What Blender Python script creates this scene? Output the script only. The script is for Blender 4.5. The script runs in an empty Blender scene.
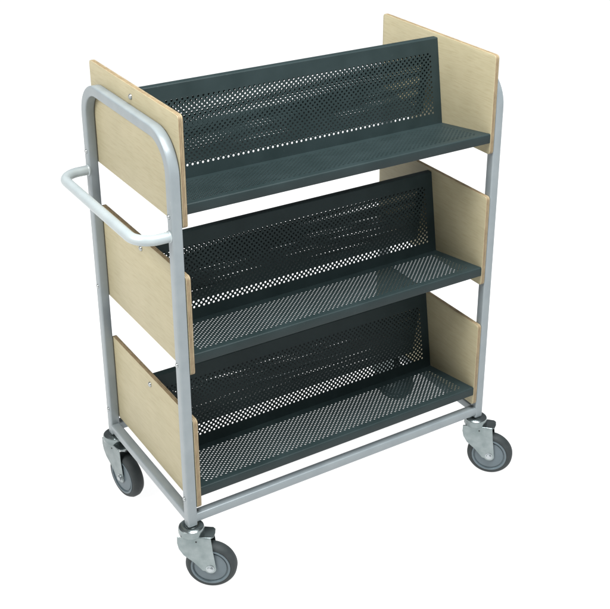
import bpy, math, random
from mathutils import Vector, Matrix
random.seed(4)
PI = math.pi
scn = bpy.context.scene
col = scn.collection

# ------------------------------------------------------------------ sizes (metres)
W, D, S = 0.750, 0.4021, 0.0206        # frame length, depth, tube
Z0, H = 0.1545, 0.973                 # underside of the bottom rails, top of the end frames
DZ = Z0 - 0.2520
T = 0.0097                            # plywood thickness
PY0, PY1 = -0.0004, 0.3918              # front and rear edge of the plywood ends
PC = (PY0 + PY1) / 2

# ------------------------------------------------------------------ materials
def mat(name):
    m = bpy.data.materials.new(name); m.use_nodes = True
    nt = m.node_tree
    return m, nt, nt.nodes['Principled BSDF']

def N(nt, t, **kw):
    n = nt.nodes.new(t)
    for k, v in kw.items(): setattr(n, k, v)
    return n

def noise(nt, scale, detail=3, rough=.5, vec=None, stretch=None):
    tc = N(nt, 'ShaderNodeTexCoord')
    mp = N(nt, 'ShaderNodeMapping')
    if stretch: mp.inputs['Scale'].default_value = stretch
    nt.links.new(tc.outputs['Object'], mp.inputs['Vector'])
    n = N(nt, 'ShaderNodeTexNoise')
    n.inputs['Scale'].default_value = scale
    n.inputs['Detail'].default_value = detail
    n.inputs['Roughness'].default_value = rough
    nt.links.new(mp.outputs['Vector'], n.inputs['Vector'])
    return n

def ramp(nt, src, stops):
    r = N(nt, 'ShaderNodeValToRGB')
    e = r.color_ramp.elements
    while len(e) < len(stops): e.new(.5)
    for i, (p, c) in enumerate(stops):
        e[i].position = p; e[i].color = (*c, 1)
    nt.links.new(src, r.inputs['Fac'])
    return r

def paint(name, c1, c2, rough, metallic=0.0, scale=40, bump=.04, bscale=900, spec=.5, wear=.35):
    m, nt, b = mat(name)
    n = noise(nt, scale, 4)
    r = ramp(nt, n.outputs['Fac'], [(.3, c1), (.7, c2)])
    nt.links.new(r.outputs['Color'], b.inputs['Base Color'])
    b.inputs['Metallic'].default_value = metallic
    b.inputs['Specular IOR Level'].default_value = spec
    mr = N(nt, 'ShaderNodeMapRange')
    mr.inputs['To Min'].default_value = rough * .85
    mr.inputs['To Max'].default_value = rough * 1.2
    nt.links.new(n.outputs['Fac'], mr.inputs['Value'])
    nt.links.new(mr.outputs['Result'], b.inputs['Roughness'])
    n2 = noise(nt, bscale, 2)
    bp = N(nt, 'ShaderNodeBump'); bp.inputs['Strength'].default_value = bump
    bp.inputs['Distance'].default_value = .001
    nt.links.new(n2.outputs['Fac'], bp.inputs['Height'])
    n3 = noise(nt, 11, 2)                    # slight waviness of the rolled metal
    bw = N(nt, 'ShaderNodeBump'); bw.inputs['Strength'].default_value = .22
    bw.inputs['Distance'].default_value = .004
    nt.links.new(n3.outputs['Fac'], bw.inputs['Height'])
    nt.links.new(bw.outputs['Normal'], bp.inputs['Normal'])
    # small scuffs and rubbed specks
    n4 = noise(nt, 170, 5, .7, stretch=(1, 1, .35))
    sc = ramp(nt, n4.outputs['Fac'], [(.66, (0, 0, 0)), (.74, (1, 1, 1))])
    mxs = N(nt, 'ShaderNodeMix', data_type='RGBA', blend_type='MIX')
    mm = N(nt, 'ShaderNodeMath', operation='MULTIPLY'); mm.inputs[1].default_value = wear
    nt.links.new(sc.outputs[0], mm.inputs[0]); nt.links.new(mm.outputs[0], mxs.inputs[0])
    nt.links.new(r.outputs[0], mxs.inputs[6])
    mxs.inputs[7].default_value = (*[min(1, v*1.5 + .05) for v in c2], 1)
    nt.links.new(mxs.outputs[2], b.inputs['Base Color'])
    nt.links.new(bp.outputs['Normal'], b.inputs['Normal'])
    return m

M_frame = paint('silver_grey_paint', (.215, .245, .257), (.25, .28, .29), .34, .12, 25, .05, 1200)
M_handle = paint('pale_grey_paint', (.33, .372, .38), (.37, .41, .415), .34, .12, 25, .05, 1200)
M_green = paint('dark_green_powder_coat', (.0155, .026, .0265), (.021, .0335, .0345), .48, 0, 18, .2, 1500, .18)
M_zinc = paint('zinc_plated_steel', (.17, .205, .205), (.29, .325, .325), .22, .95, 30, .05, 700)
M_bolt = paint('bright_zinc_bolt', (.34, .36, .36), (.44, .46, .46), .32, .8, 60, .02, 700)
M_tyre = paint('grey_rubber', (.022, .028, .029), (.034, .041, .042), .62, 0, 60, .15, 500, .35)
M_rim = paint('blue_grey_plastic', (.085, .115, .13), (.105, .135, .15), .42, 0, 40, .08, 600)
M_axle = paint('dull_steel', (.33, .36, .37), (.42, .45, .46), .35, .8, 60, .05, 600)

def wood_material():
    m, nt, b = mat('birch_plywood_face')
    tc = N(nt, 'ShaderNodeTexCoord')
    oi = N(nt, 'ShaderNodeObjectInfo')
    off = N(nt, 'ShaderNodeVectorMath', operation='ADD')
    mul = N(nt, 'ShaderNodeVectorMath', operation='SCALE'); mul.inputs['Scale'].default_value = 7.3
    comb = N(nt, 'ShaderNodeCombineXYZ')
    for i in range(3): nt.links.new(oi.outputs['Random'], comb.inputs[i])
    nt.links.new(comb.outputs[0], mul.inputs[0])
    nt.links.new(tc.outputs['Object'], off.inputs[0]); nt.links.new(mul.outputs[0], off.inputs[1])
    mp = N(nt, 'ShaderNodeMapping'); mp.inputs['Scale'].default_value = (1, 1.2, 14)
    nt.links.new(off.outputs[0], mp.inputs['Vector'])
    g = N(nt, 'ShaderNodeTexNoise'); g.inputs['Scale'].default_value = 9; g.inputs['Detail'].default_value = 6
    g.inputs['Roughness'].default_value = .62; g.inputs['Distortion'].default_value = .6
    nt.links.new(mp.outputs[0], g.inputs['Vector'])
    big = N(nt, 'ShaderNodeTexNoise'); big.inputs['Scale'].default_value = 16; big.inputs['Detail'].default_value = 3
    nt.links.new(off.outputs[0], big.inputs['Vector'])
    fine = N(nt, 'ShaderNodeTexNoise'); fine.inputs['Scale'].default_value = 190; fine.inputs['Detail'].default_value = 3
    mp2 = N(nt, 'ShaderNodeMapping'); mp2.inputs['Scale'].default_value = (1, .16, 2.4)
    nt.links.new(off.outputs[0], mp2.inputs['Vector']); nt.links.new(mp2.outputs[0], fine.inputs['Vector'])
    r1 = ramp(nt, g.outputs['Fac'], [(.2, WOOD_LO), (.5, WOOD_MID), (.8, WOOD_HI)])
    r2 = ramp(nt, big.outputs['Fac'], [(.3, (.95, .945, .93)), (.7, (1.03, 1.02, 1.02))])
    r3 = ramp(nt, fine.outputs['Fac'], [(.32, (.91, .89, .86)), (.52, (1.0, 1.0, 1.0))])
    mx = N(nt, 'ShaderNodeMix', data_type='RGBA', blend_type='MULTIPLY'); mx.inputs[0].default_value = 1
    nt.links.new(r1.outputs[0], mx.inputs[6]); nt.links.new(r2.outputs[0], mx.inputs[7])
    mx2 = N(nt, 'ShaderNodeMix', data_type='RGBA', blend_type='MULTIPLY'); mx2.inputs[0].default_value = 1
    nt.links.new(mx.outputs[2], mx2.inputs[6]); nt.links.new(r3.outputs[0], mx2.inputs[7])
    nt.links.new(mx2.outputs[2], b.inputs['Base Color'])
    b.inputs['Roughness'].default_value = .5
    b.inputs['Specular IOR Level'].default_value = .35
    bp = N(nt, 'ShaderNodeBump'); bp.inputs['Strength'].default_value = .12; bp.inputs['Distance'].default_value = .001
    nt.links.new(fine.outputs['Fac'], bp.inputs['Height']); nt.links.new(bp.outputs['Normal'], b.inputs['Normal'])
    return m
WOOD_LO, WOOD_MID, WOOD_HI = (.36, .322, .205), (.385, .345, .222), (.40, .36, .236)
M_wood = wood_material()

def ply_edge():
    m, nt, b = mat('birch_plywood_edge')
    tc = N(nt, 'ShaderNodeTexCoord')
    sep = N(nt, 'ShaderNodeSeparateXYZ'); nt.links.new(tc.outputs['Object'], sep.inputs[0])
    mr = N(nt, 'ShaderNodeMapRange'); mr.inputs['From Min'].default_value = 0; mr.inputs['From Max'].default_value = T
    nt.links.new(sep.outputs['X'], mr.inputs['Value'])
    r = N(nt, 'ShaderNodeValToRGB'); r.color_ramp.interpolation = 'CONSTANT'
    a, d = (.33, .27, .165, 1), (.20, .145, .085, 1)
    e = r.color_ramp.elements
    ps = [0, .14, .32, .5, .66, .84]
    while len(e) < len(ps): e.new(.5)
    for i, p in enumerate(ps):
        e[i].position = p; e[i].color = a if i % 2 == 0 else d
    e[2].color = (.29, .225, .13, 1)
    nt.links.new(mr.outputs[0], r.inputs['Fac'])
    n = noise(nt, 60, 4, .6, stretch=(3, 1, 1))
    r2 = ramp(nt, n.outputs['Fac'], [(.3, (.72, .68, .62)), (.65, (1.1, 1.08, 1.05))])
    mx = N(nt, 'ShaderNodeMix', data_type='RGBA', blend_type='MULTIPLY'); mx.inputs[0].default_value = 1
    nt.links.new(r.outputs[0], mx.inputs[6]); nt.links.new(r2.outputs[0], mx.inputs[7])
    nt.links.new(mx.outputs[2], b.inputs['Base Color'])
    b.inputs['Roughness'].default_value = .65
    return m
M_edge = ply_edge()

def glow_floor_material():
    # white floor with an invented even glow, added to wash out the trolley's shadow
    m, nt, b = mat('white_floor_added_glow')
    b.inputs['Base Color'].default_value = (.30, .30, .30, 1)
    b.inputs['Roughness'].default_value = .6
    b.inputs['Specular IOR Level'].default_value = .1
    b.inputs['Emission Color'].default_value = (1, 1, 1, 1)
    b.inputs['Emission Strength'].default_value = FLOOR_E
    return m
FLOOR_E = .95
M_floor = glow_floor_material()

# ------------------------------------------------------------------ mesh helpers
class MB:
    def __init__(s): s.v = []; s.f = []; s.m = []
    def add(s, vs, fs, mi=0):
        o = len(s.v); s.v += [tuple(v) for v in vs]
        s.f += [tuple(i + o for i in f) for f in fs]
        s.m += [mi] * len(fs)
    def build(s, name, mats, parent=None, smooth=None, loc=(0, 0, 0), rz=0, bevel=None, fix=True):
        me = bpy.data.meshes.new(name)
        me.from_pydata(s.v, [], s.f)
        if not isinstance(mats, (list, tuple)): mats = [mats]
        for m in mats: me.materials.append(m)
        me.polygons.foreach_set('material_index', s.m)
        if fix:
            import bmesh
            bm = bmesh.new(); bm.from_mesh(me)
            bmesh.ops.remove_doubles(bm, verts=bm.verts, dist=1e-6)
            bmesh.ops.recalc_face_normals(bm, faces=bm.faces)
            bm.to_mesh(me); bm.free()
        if smooth is not None:
            me.polygons.foreach_set('use_smooth', [True] * len(me.polygons))
            me.set_sharp_from_angle(angle=math.radians(smooth))
        me.update()
        o = bpy.data.objects.new(name, me); col.objects.link(o)
        o.location = loc; o.rotation_euler = (0, 0, rz)
        if parent: o.parent = parent
        if bevel:
            md = o.modifiers.new('bevel', 'BEVEL'); md.width = bevel; md.segments = 2
            md.limit_method = 'ANGLE'; md.angle_limit = math.radians(40)
        return o

def empty(name, loc=(0, 0, 0)):
    o = bpy.data.objects.new(name, None); col.objects.link(o); o.location = loc
    return o

def box(mb, a, b, mi=0):
    x0, y0, z0 = a; x1, y1, z1 = b
    v = [(x0,y0,z0),(x1,y0,z0),(x1,y1,z0),(x0,y1,z0),(x0,y0,z1),(x1,y0,z1),(x1,y1,z1),(x0,y1,z1)]
    mb.add(v, [(0,3,2,1),(4,5,6,7),(0,1,5,4),(1,2,6,5),(2,3,7,6),(3,0,4,7)], mi)

def sweep(mb, path, section, mi=0, caps=True, up=None):
    """section: list of (a, b); frames are (side, normal) at each path point given as (point, side, normal)"""
    n = len(section); vs = []
    for p, a, b in path:
        for (u, v) in section: vs.append(Vector(p) + Vector(a) * u + Vector(b) * v)
    fs = []
    for i in range(len(path) - 1):
        for j in range(n):
            k = (j + 1) % n
            fs.append((i*n+j, i*n+k, (i+1)*n+k, (i+1)*n+j))
    if caps:
        fs.append(tuple(range(n))[::-1]); fs.append(tuple((len(path)-1)*n + j for j in range(n)))
    mb.add(vs, fs, mi)

def rsq(h, r, k=4):       # rounded square section, half size h
    out = []
    for cx, cy, a0 in ((h-r, h-r, 0), (-(h-r), h-r, 90), (-(h-r), -(h-r), 180), (h-r, -(h-r), 270)):
        for i in range(k + 1):
            a = math.radians(a0 + 90*i/k); out.append((cx + r*math.cos(a), cy + r*math.sin(a)))
    return out

def circle(r, k=20): return [(r*math.cos(2*PI*i/k), r*math.sin(2*PI*i/k)) for i in range(k)]

def lathe(mb, prof, k=40, axis='z', mi=0, c=(0, 0, 0), caps=True):
    """prof: list of (radius, height) along the axis"""
    vs = []
    for r, h in prof:
        for i in range(k):
            a = 2*PI*i/k; x, y = r*math.cos(a), r*math.sin(a)
            p = (x, y, h) if axis == 'z' else ((x, h, y) if axis == 'y' else (h, x, y))
            vs.append((p[0]+c[0], p[1]+c[1], p[2]+c[2]))
    fs = []
    for i in range(len(prof) - 1):
        for j in range(k):
            q = (j+1) % k; fs.append((i*k+j, i*k+q, (i+1)*k+q, (i+1)*k+j))
    if caps and prof[0][0] > 1e-6: fs.append(tuple(range(k)))
    if caps and prof[-1][0] > 1e-6: fs.append(tuple((len(prof)-1)*k + j for j in range(k)))
    mb.add(vs, fs, mi)

# ------------------------------------------------------------------ the trolley
cart = empty('book_trolley')
cart['label'] = 'silver grey steel book trolley with three dark green perforated shelves between plywood ends'
cart['category'] = 'book trolley'
CR = .0034                                  # corner radius of the square tube

def end_frame(x):
    """one inverted U of square tube, its centreline in the plane X = x"""
    mb = MB(); h = S/2; sec = rsq(h, CR)
    R = .066                                 # centreline bend radius
    y0, y1, zt, zb = h, D - h, H - h, Z0 - .005
    path = [((x, y0, zb), (1,0,0), (0,1,0)), ((x, y0, zt-R), (1,0,0), (0,1,0))]
    for i in range(1, 13):
        a = PI/2*i/12
        path.append(((x, y0+R-R*math.cos(a), zt-R+R*math.sin(a)), (1,0,0), (0, math.cos(a)*1, 0) if False else (0, math.sin(PI/2-a), -math.sin(a))))
    for i in range(0, 13):
        a = PI/2*i/12
        path.append(((x, y1-R+R*math.sin(a), zt-R+R*math.cos(a)), (1,0,0), (0, -math.sin(a), -math.cos(a))))
    path.append(((x, y1, zb), (1,0,0), (0,-1,0)))
    sweep(mb, path, sec)
    o = mb.build('end_frame', M_frame, cart, smooth=35)
    return o
fr_l = end_frame(S/2)
fr_r = end_frame(W - S/2)

# bottom rails (two long, two short)
def rail(p0, p1, along):
    mb = MB(); sec = rsq(S/2 - .0004, CR)
    if along == 'x': pa = [(p0, (0,1,0), (0,0,1)), (p1, (0,1,0), (0,0,1))]
    else: pa = [(p0, (1,0,0), (0,0,1)), (p1, (1,0,0), (0,0,1))]
    sweep(mb, pa, sec)
    return mb.build('bottom_rail', M_frame, cart, smooth=35)
zr = Z0 + S/2
for y in (S/2, D - S/2): rail((S - .002, y, zr), (W - S + .002, y, zr), 'x')
for x in (S/2, W - S/2): rail((x, S - .002, zr), (x, D - S + .002, zr), 'y')

# push handle
def handle():
    mb = MB(); zc, X, R, r = .88 + DZ, -.060, .040, .0100
    ya, yb = S/2 + .003, D - S/2 - .003
    pts = [Vector((.002, ya, zc))]
    for i in range(0, 11):
        a = PI/2*i/10; pts.append(Vector((X + R - R*math.sin(a), ya + R - R*math.cos(a), zc)))
    for i in range(0, 11):
        a = PI/2*i/10; pts.append(Vector((X + R - R*math.cos(a), yb - R + R*math.sin(a), zc)))
    pts.append(Vector((.002, yb, zc)))
    path = []
    for i, p in enumerate(pts):
        t = (pts[min(i+1, len(pts)-1)] - pts[max(i-1, 0)]).normalized()
        path.append((p, Vector((0,0,1)).cross(t), (0,0,1)))
    sweep(mb, path, circle(r, 24))
    for y in (ya, yb):                      # weld bead round each joint
        vs = []; 
        lathe(mb, [(r-.001, -.0035), (r+.0014, -.0016), (r+.0018, -.0004), (r+.001, .0012)], 24, 'x', c=(0, y, zc))
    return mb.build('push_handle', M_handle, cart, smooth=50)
handle()

# plywood ends ---------------------------------------------------------------
RC = .0075                                  # rounded corners of the plywood
def panel_mesh(h):
    mb = MB(); r, b = RC, .0011
    y0, y1, z0, z1 = PY0, PY1, 0, h
    def outline(ins):
        out = []
        for cy, cz, a0 in ((y1-r, z1-r, 0), (y0+r, z1-r, 90), (y0+r, z0+r, 180), (y1-r, z0+r, 270)):
            for i in range(7):
                a = math.radians(a0 + 90*i/6); out.append((cy + (r-ins)*math.cos(a), cz + (r-ins)*math.sin(a)))
        return out
    rings = [(0, b), (b*.3, b*.3), (b, 0), (T-b, 0), (T-b*.3, b*.3), (T, b)]
    vs = []; n = 28
    for x, ins in rings: vs += [(x, y, z) for y, z in outline(ins)]
    mb.add(vs, [tuple(range(n)), tuple(5*n + j for j in range(n))[::-1]], 0)
    for k in range(5):
        mb.add(vs, [(k*n+j, k*n+(j+1) % n, (k+1)*n+(j+1) % n, (k+1)*n+j) for j in range(n)], 1 if 1 <= k <= 3 else 0)
    return mb

LEVELS = [(.8945 + DZ, .2113, .9168 + DZ), (.5915 + DZ, .2077, .6115 + DZ), (.2855 + DZ, .2058, .3080 + DZ)]
SC = .1985                                   # centre plane of the shelves

def dome(mb, r, h, c, side=-1):
    prof = [(r, 0), (r*1.0, h*.18), (r*.86, h*.55), (r*.6, h*.84), (r*.3, h*.97), (0.0001, h)]
    lathe(mb, [(a, side*z) for a, z in prof], 20, 'x', c=c)

for (zb, h, zs) in LEVELS:
    for side in (0, 1):
        x = S + .0006 if side == 0 else W - S - T - .0006
        pm = panel_mesh(h)
        p = pm.build('end_panel', [M_wood, M_edge], cart, smooth=30, loc=(x, 0, zb))
        sx = -.0002 if side == 0 else T + .0002
        sd = -1 if side == 0 else 1
        mb = MB(); dome(mb, .0056, .0042, (sx, .196, h - .021), sd)
        mb.build('screw', M_bolt, p, 40)
    for side in (0, 1):
        f = fr_l if side == 0 else fr_r
        for y in (S/2 + .002, D - S/2 - .001):
            mb = MB(); dome(mb, .0046, .0032, (-.0002 if side == 0 else W + .0002, y, zb + .0245), -1 if side == 0 else 1)
            mb.build('bolt', M_bolt, f, 40)

# perforated shelves ----------------------------------------------------------
L = W - 2*S - 2*T - .0013                     # shelf length
PITCH, ROW, HR, TH = .0110, .0055, .00238, .0012

def perforated(mb, O, U, V, Nn, length, depth, m0, m1, rows, cols, odd=0):
    """sheet from O spanned by U (length) and V (depth), thickness TH against Nn; staggered round holes"""
    O, U, V, Nn = Vector(O), Vector(U), Vector(V), Vector(Nn)
    pt = lambda u, v, w: O + U*u + V*v - Nn*w
    v0 = m0; pd = rows*ROW; v1 = v0 + pd
    u0 = (length - (cols+.5)*PITCH)/2; u1 = length - u0
    def plain(ua, ub, va, vb):
        mb.add([pt(ua,va,0), pt(ub,va,0), pt(ub,vb,0), pt(ua,vb,0)], [(0,1,2,3)])
        mb.add([pt(ua,va,TH), pt(ub,va,TH), pt(ub,vb,TH), pt(ua,vb,TH)], [(3,2,1,0)])
    plain(0, length, 0, v0); plain(0, length, v1, depth)
    plain(0, u0, v0, v1); plain(u1, length, v0, v1)
    w2, h2 = PITCH/2, ROW/2
    ca = math.atan2(h2, w2)
    ang = [0, ca, PI*.32, PI/2, PI*.68, PI-ca, PI, PI+ca, PI*1.32, PI*1.5, PI*1.68, 2*PI-ca]
    rim = []
    for a in ang:
        c, s = math.cos(a), math.sin(a)
        k = min(w2/abs(c) if abs(c) > 1e-6 else 9, h2/abs(s) if abs(s) > 1e-6 else 9)
        rim.append((c*k, s*k))
    hole = [(HR*math.cos(2*PI*i/12), HR*math.sin(2*PI*i/12)) for i in range(12)]
    n = 12
    quads = []
    for i in range(n):
        j = (i+1) % n
        quads += [(i, j, n+j, n+i), (2*n+i, 3*n+i, 3*n+j, 2*n+j), (n+i, n+j, 3*n+j, 3*n+i)]
    for r in range(rows):
        vc = v0 + (r+.5)*ROW
        sh = 0 if (r + odd) % 2 == 0 else PITCH/2
        if (r + odd) % 2 == 0: plain(u0 + cols*PITCH, u1, vc-h2, vc+h2)
        else: plain(u0, u0 + PITCH/2, vc-h2, vc+h2)
        for c in range(cols):
            uc = u0 + sh + (c+.5)*PITCH
            vs = [pt(uc+a, vc+b, 0) for a, b in rim] + [pt(uc+a, vc+b, 0) for a, b in hole] \
               + [pt(uc+a, vc+b, TH) for a, b in rim] + [pt(uc+a, vc+b, TH) for a, b in hole]
            mb.add(vs, quads)

def strip(mb, prof, length, th=TH, x0=None):
    """folded sheet: profile in (y, z), offset inwards by th, extruded along x"""
    x0 = -length/2 if x0 is None else x0
    P = [Vector(p) for p in prof]; Q = []
    for i, p in enumerate(P):
        d = (P[min(i+1, len(P)-1)] - P[max(i-1, 0)]).normalized()
        Q.append(p + Vector((-d.y, d.x))*th)
    n = len(P); vs = []
    for x in (x0, x0 + length):
        vs += [(x, p.x, p.y) for p in P] + [(x, q.x, q.y) for q in Q]
    fs = []
    m = 2*n
    for i in range(n-1):
        fs += [(i, i+1, m+i+1, m+i), (n+i+1, n+i, m+n+i, m+n+i+1), (i, n+i, n+i+1, i+1), (m+i, m+i+1, m+n+i+1, m+n+i)]
    fs += [(0, m, m+n, n), (n-1, 2*n-1, m+2*n-1, m+n-1)]
    mb.add(vs, fs)

# local profile, origin at the trolley centre plane and the fold height
yf, yb, yt = .0012 - SC, .1615 - SC, -.0076
F = Vector((yf, .0237)); B = Vector((yb, 0)); Tt = Vector((yt, .1812))
sv = (F - B).normalized(); sl = (F - B).length
bv = (Tt - B).normalized(); bl = (Tt - B).length

mbS = MB()
rf = .003
# shelf sheet: V runs from the fold to the front, normal up
nup = Vector((0, -sv.y*-1*-1, 0))
n_s = Vector((0, sv.y, -sv.x)).normalized() if -sv.x > 0 else Vector((0, -sv.y, sv.x))
perforated(mbS, (-L/2, B.x, B.y), (1,0,0), (0, sv.x, sv.y), n_s, L, sl - rf, .0185, 0, 23, 59)
# front fold, lip and return
fs0 = B + sv*(sl - rf)
cen = fs0 - Vector((n_s.y, n_s.z))*rf
prof = []
a0 = math.atan2(n_s.z, n_s.y); a1 = PI
for i in range(6):
    a = a0 + (a1-a0)*i/5; prof.append(cen + Vector((math.cos(a), math.sin(a)))*rf)
lipb = prof[-1].y - .0175
prof += [Vector((prof[-1].x, lipb + .002)), Vector((prof[-1].x + .0006, lipb + .0006)), Vector((prof[-1].x + .002, lipb)), Vector((prof[-1].x + .012, lipb))]
strip(mbS, prof, L)
# fold down at the rear of the shelf, a short stiffening turn
shelf_mesh_obj = None
mbB = MB()
n_b = Vector((0, -bv.y, bv.x))
perforated(mbB, (-L/2, B.x, B.y), (1,0,0), (0, bv.x, bv.y), n_b, L, bl - .002, .0225, 0, 24, 59, 1)
fb0 = B + bv*(bl - .002); cb = fb0 - Vector((n_b.y, n_b.z))*.002
prof = []
a0 = math.atan2(n_b.z, n_b.y); a1 = PI/2
for i in range(4):
    a = a0 + (a1-a0)*i/3; prof.append(cb + Vector((math.cos(a), math.sin(a)))*.002)
prof.append(Vector((-.0003, prof[-1].y)))
prof = prof[::-1]
strip(mbB, prof, L)

first = None
for (zb, h, zs) in LEVELS:
    for rear in (False, True):
        if first is None:
            s = mbS.build('shelf', M_green, cart, smooth=30, fix=False)
            b = mbB.build('back_panel', M_green, s, smooth=30, fix=False)
            first = (s, b)
        else:
            s = first[0].copy(); col.objects.link(s)
            b = first[1].copy(); col.objects.link(b); b.parent = s
        s.location = (W/2, SC, zs)
        s.rotation_euler = (0, 0, PI if rear else 0)

# casters ---------------------------------------------------------------------
def make_caster():
    # fork and swivel housing (origin on the stem axis at the underside of the post)
    mb = MB()
    lathe(mb, [(.0078, .004), (.0078, -.003), (.0125, -.0042), (.0165, -.0026), (.0212, -.0030), (.0250, -.0058), (.0268, -.0112),
               (.0264, -.0160), (.0258, -.0190), (.0256, -.0215), (.010, -.0215)], 48)
    hy, th, HX, HZ = .0185, .0022, .038, -.097
    top = -.0212
    # side cheeks: outline in (x, z)
    ol = [(-.0262, top), (-.0268, top-.016), (-.0240, top-.030), (-.0150, top-.045), (.004, top-.061), (.022, HZ-.006)]
    for i in range(9):
        a = math.radians(215 + 165*i/8); ol.append((HX + .0125*math.cos(a), HZ + .0125*math.sin(a)))
    ol += [(.0480, HZ+.02), (.0450, HZ+.042), (.0415, top)]
    n = len(ol)
    for sgn in (-1, 1):
        ya, yb_ = sgn*hy, sgn*(hy - th)
        vs = [(x, ya, z) for x, z in ol] + [(x, yb_, z) for x, z in ol]
        fs = [tuple(range(n)), tuple(range(2*n-1, n-1, -1))] + [(i, (i+1) % n, n+(i+1) % n, n+i) for i in range(n)]
        mb.add(vs, fs)
    # crown plate: rounded at the stem end, square shoulders over the wheel
    pl = []
    for i in range(13):
        a = math.radians(100 + 160*i/12); pl.append((.0268*math.cos(a)*1.0, hy*math.sin(a)/math.sin(math.radians(100))))
    pl += [(.020, -hy), (.0415, -hy*.97), (.0465, -hy*.7), (.048, 0), (.0465, hy*.7), (.0415, hy*.97), (.020, hy)]
    n = len(pl)
    vs = [(x, y, top+.0012) for x, y in pl] + [(x, y, top-.0016) for x, y in pl]
    mb.add(vs, [tuple(range(n)), tuple(range(2*n-1, n-1, -1))] + [(i, (i+1) % n, n+(i+1) % n, n+i) for i in range(n)])
    fork = mb.build('caster', M_zinc, cart, smooth=32, bevel=.0009)
    # wheel
    R = .0525
    c = (HX, 0, HZ)
    t = MB()
    lathe(t, [(.0405, -.0135), (.0445, -.0142), (.0475, -.0130), (.0498, -.0100), (R, -.005), (R+.0002, 0), (R, .005), (.0498, .0100),
              (.0475, .0130), (.0445, .0142), (.0405, .0135), (.0395, 0), (.0405, -.0135)], 72, 'y', c=c, caps=False)
    t.build('tyre', M_tyre, fork, smooth=45)
    w = MB()
    prof = [(.0395, -.0), (.0404, -.0138), (.0402, -.0148), (.0375, -.0150), (.0362, -.0142), (.0355, -.0112), (.0335, -.0110), (.0328, -.0128),
            (.020, -.0136), (.0125, -.0138), (.0115, -.0158), (.0001, -.0160)]
    lathe(w, prof, 72, 'y', c=c, caps=False); lathe(w, [(r, -h) for r, h in prof], 72, 'y', c=c, caps=False)
    w.build('wheel_rim', M_rim, fork, smooth=35)
    for sgn in (-1, 1):
        a = MB()
        lathe(a, [(.0085, sgn*hy), (.0085, sgn*(hy+.0008)), (.0062, sgn*(hy+.0012)), (.0062, sgn*(hy+.0042)), (.0048, sgn*(hy+.0052)), (.0001, sgn*(hy+.0054))],
              6 if sgn > 0 else 20, 'y', c=c)
        a.build('axle_nut' if sgn > 0 else 'axle_bolt', M_axle, fork, smooth=30)
        d = MB()                            # small dark pressed hole near the top of each cheek
        lathe(d, [(.0017, sgn*(hy-.001)), (.0017, sgn*(hy+.0006)), (.0001, sgn*(hy+.0005))], 12, 'y', c=(.012, 0, top-.010))
        d.build('rivet', M_tyre, fork, smooth=30)
    return fork

def copy_tree(o, parent):
    c = o.copy(); col.objects.link(c); c.parent = parent
    for ch in list(o.children): copy_tree(ch, c)
    return c
cast = make_caster()
spots = [(S/2, S/2, -37), (W - S/2, S/2, -47), (S/2, D - S/2, -80), (W - S/2, D - S/2, -60)]
protos = [cast] + [copy_tree(cast, cart) for _ in range(3)]
for o, (x, y, a) in zip(protos, spots):
    o.location = (x, y, Z0 - .005); o.rotation_euler = (0, 0, math.radians(a))

# ------------------------------------------------------------------ surface
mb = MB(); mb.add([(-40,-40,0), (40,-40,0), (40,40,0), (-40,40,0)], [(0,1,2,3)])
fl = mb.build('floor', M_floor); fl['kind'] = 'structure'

# ------------------------------------------------------------------ light
w = bpy.data.worlds.new('World'); scn.world = w; w.use_nodes = True
bg = w.node_tree.nodes['Background']
bg.inputs['Color'].default_value = (.92, .96, 1, 1); bg.inputs['Strength'].default_value = .19

def area(name, loc, tgt, size, power, colr=(1, 1, 1), size_y=None):
    ld = bpy.data.lights.new(name, 'AREA'); ld.energy = power; ld.color = colr
    ld.shape = 'RECTANGLE'; ld.size = size; ld.size_y = size_y or size
    o = bpy.data.objects.new(name, ld); col.objects.link(o); o.location = loc
    o.rotation_euler = (Vector(tgt) - Vector(loc)).to_track_quat('-Z', 'Y').to_euler()
    return o
area('key_softbox', (-3.2, -.1, 3.3), (.35, .2, .7), 1.7, 175, (1, .99, .97))
area('top_softbox', (.35, -.8, 3.3), (.4, .2, .5), 1.5, 190, (.95, .98, 1))

# ------------------------------------------------------------------ camera
f, pos, az, el, roll = 1179.25, (-.78653, -1.73539, 1.76516 + DZ), .98604, -.43311, -.01209
cd = bpy.data.cameras.new('camera'); cam = bpy.data.objects.new('camera', cd); col.objects.link(cam)
cam.location = pos
fw = Vector((math.cos(el)*math.cos(az), math.cos(el)*math.sin(az), math.sin(el)))
cam.rotation_euler = (fw.to_track_quat('-Z', 'Y').to_matrix() @ Matrix.Rotation(-roll, 3, 'Z')).to_euler()
cd.shift_x = -.39268*100/610; cd.shift_y = -.70706*100/610
cd.sensor_width = 36; cd.lens = 36*f/610; cd.clip_end = 200; cd.clip_start = .05
scn.camera = cam
scn.view_settings.view_transform = 'Standard'; scn.view_settings.look = 'None'
scn.view_settings.exposure = 0; scn.view_settings.gamma = 1
scn.render.engine = 'CYCLES'
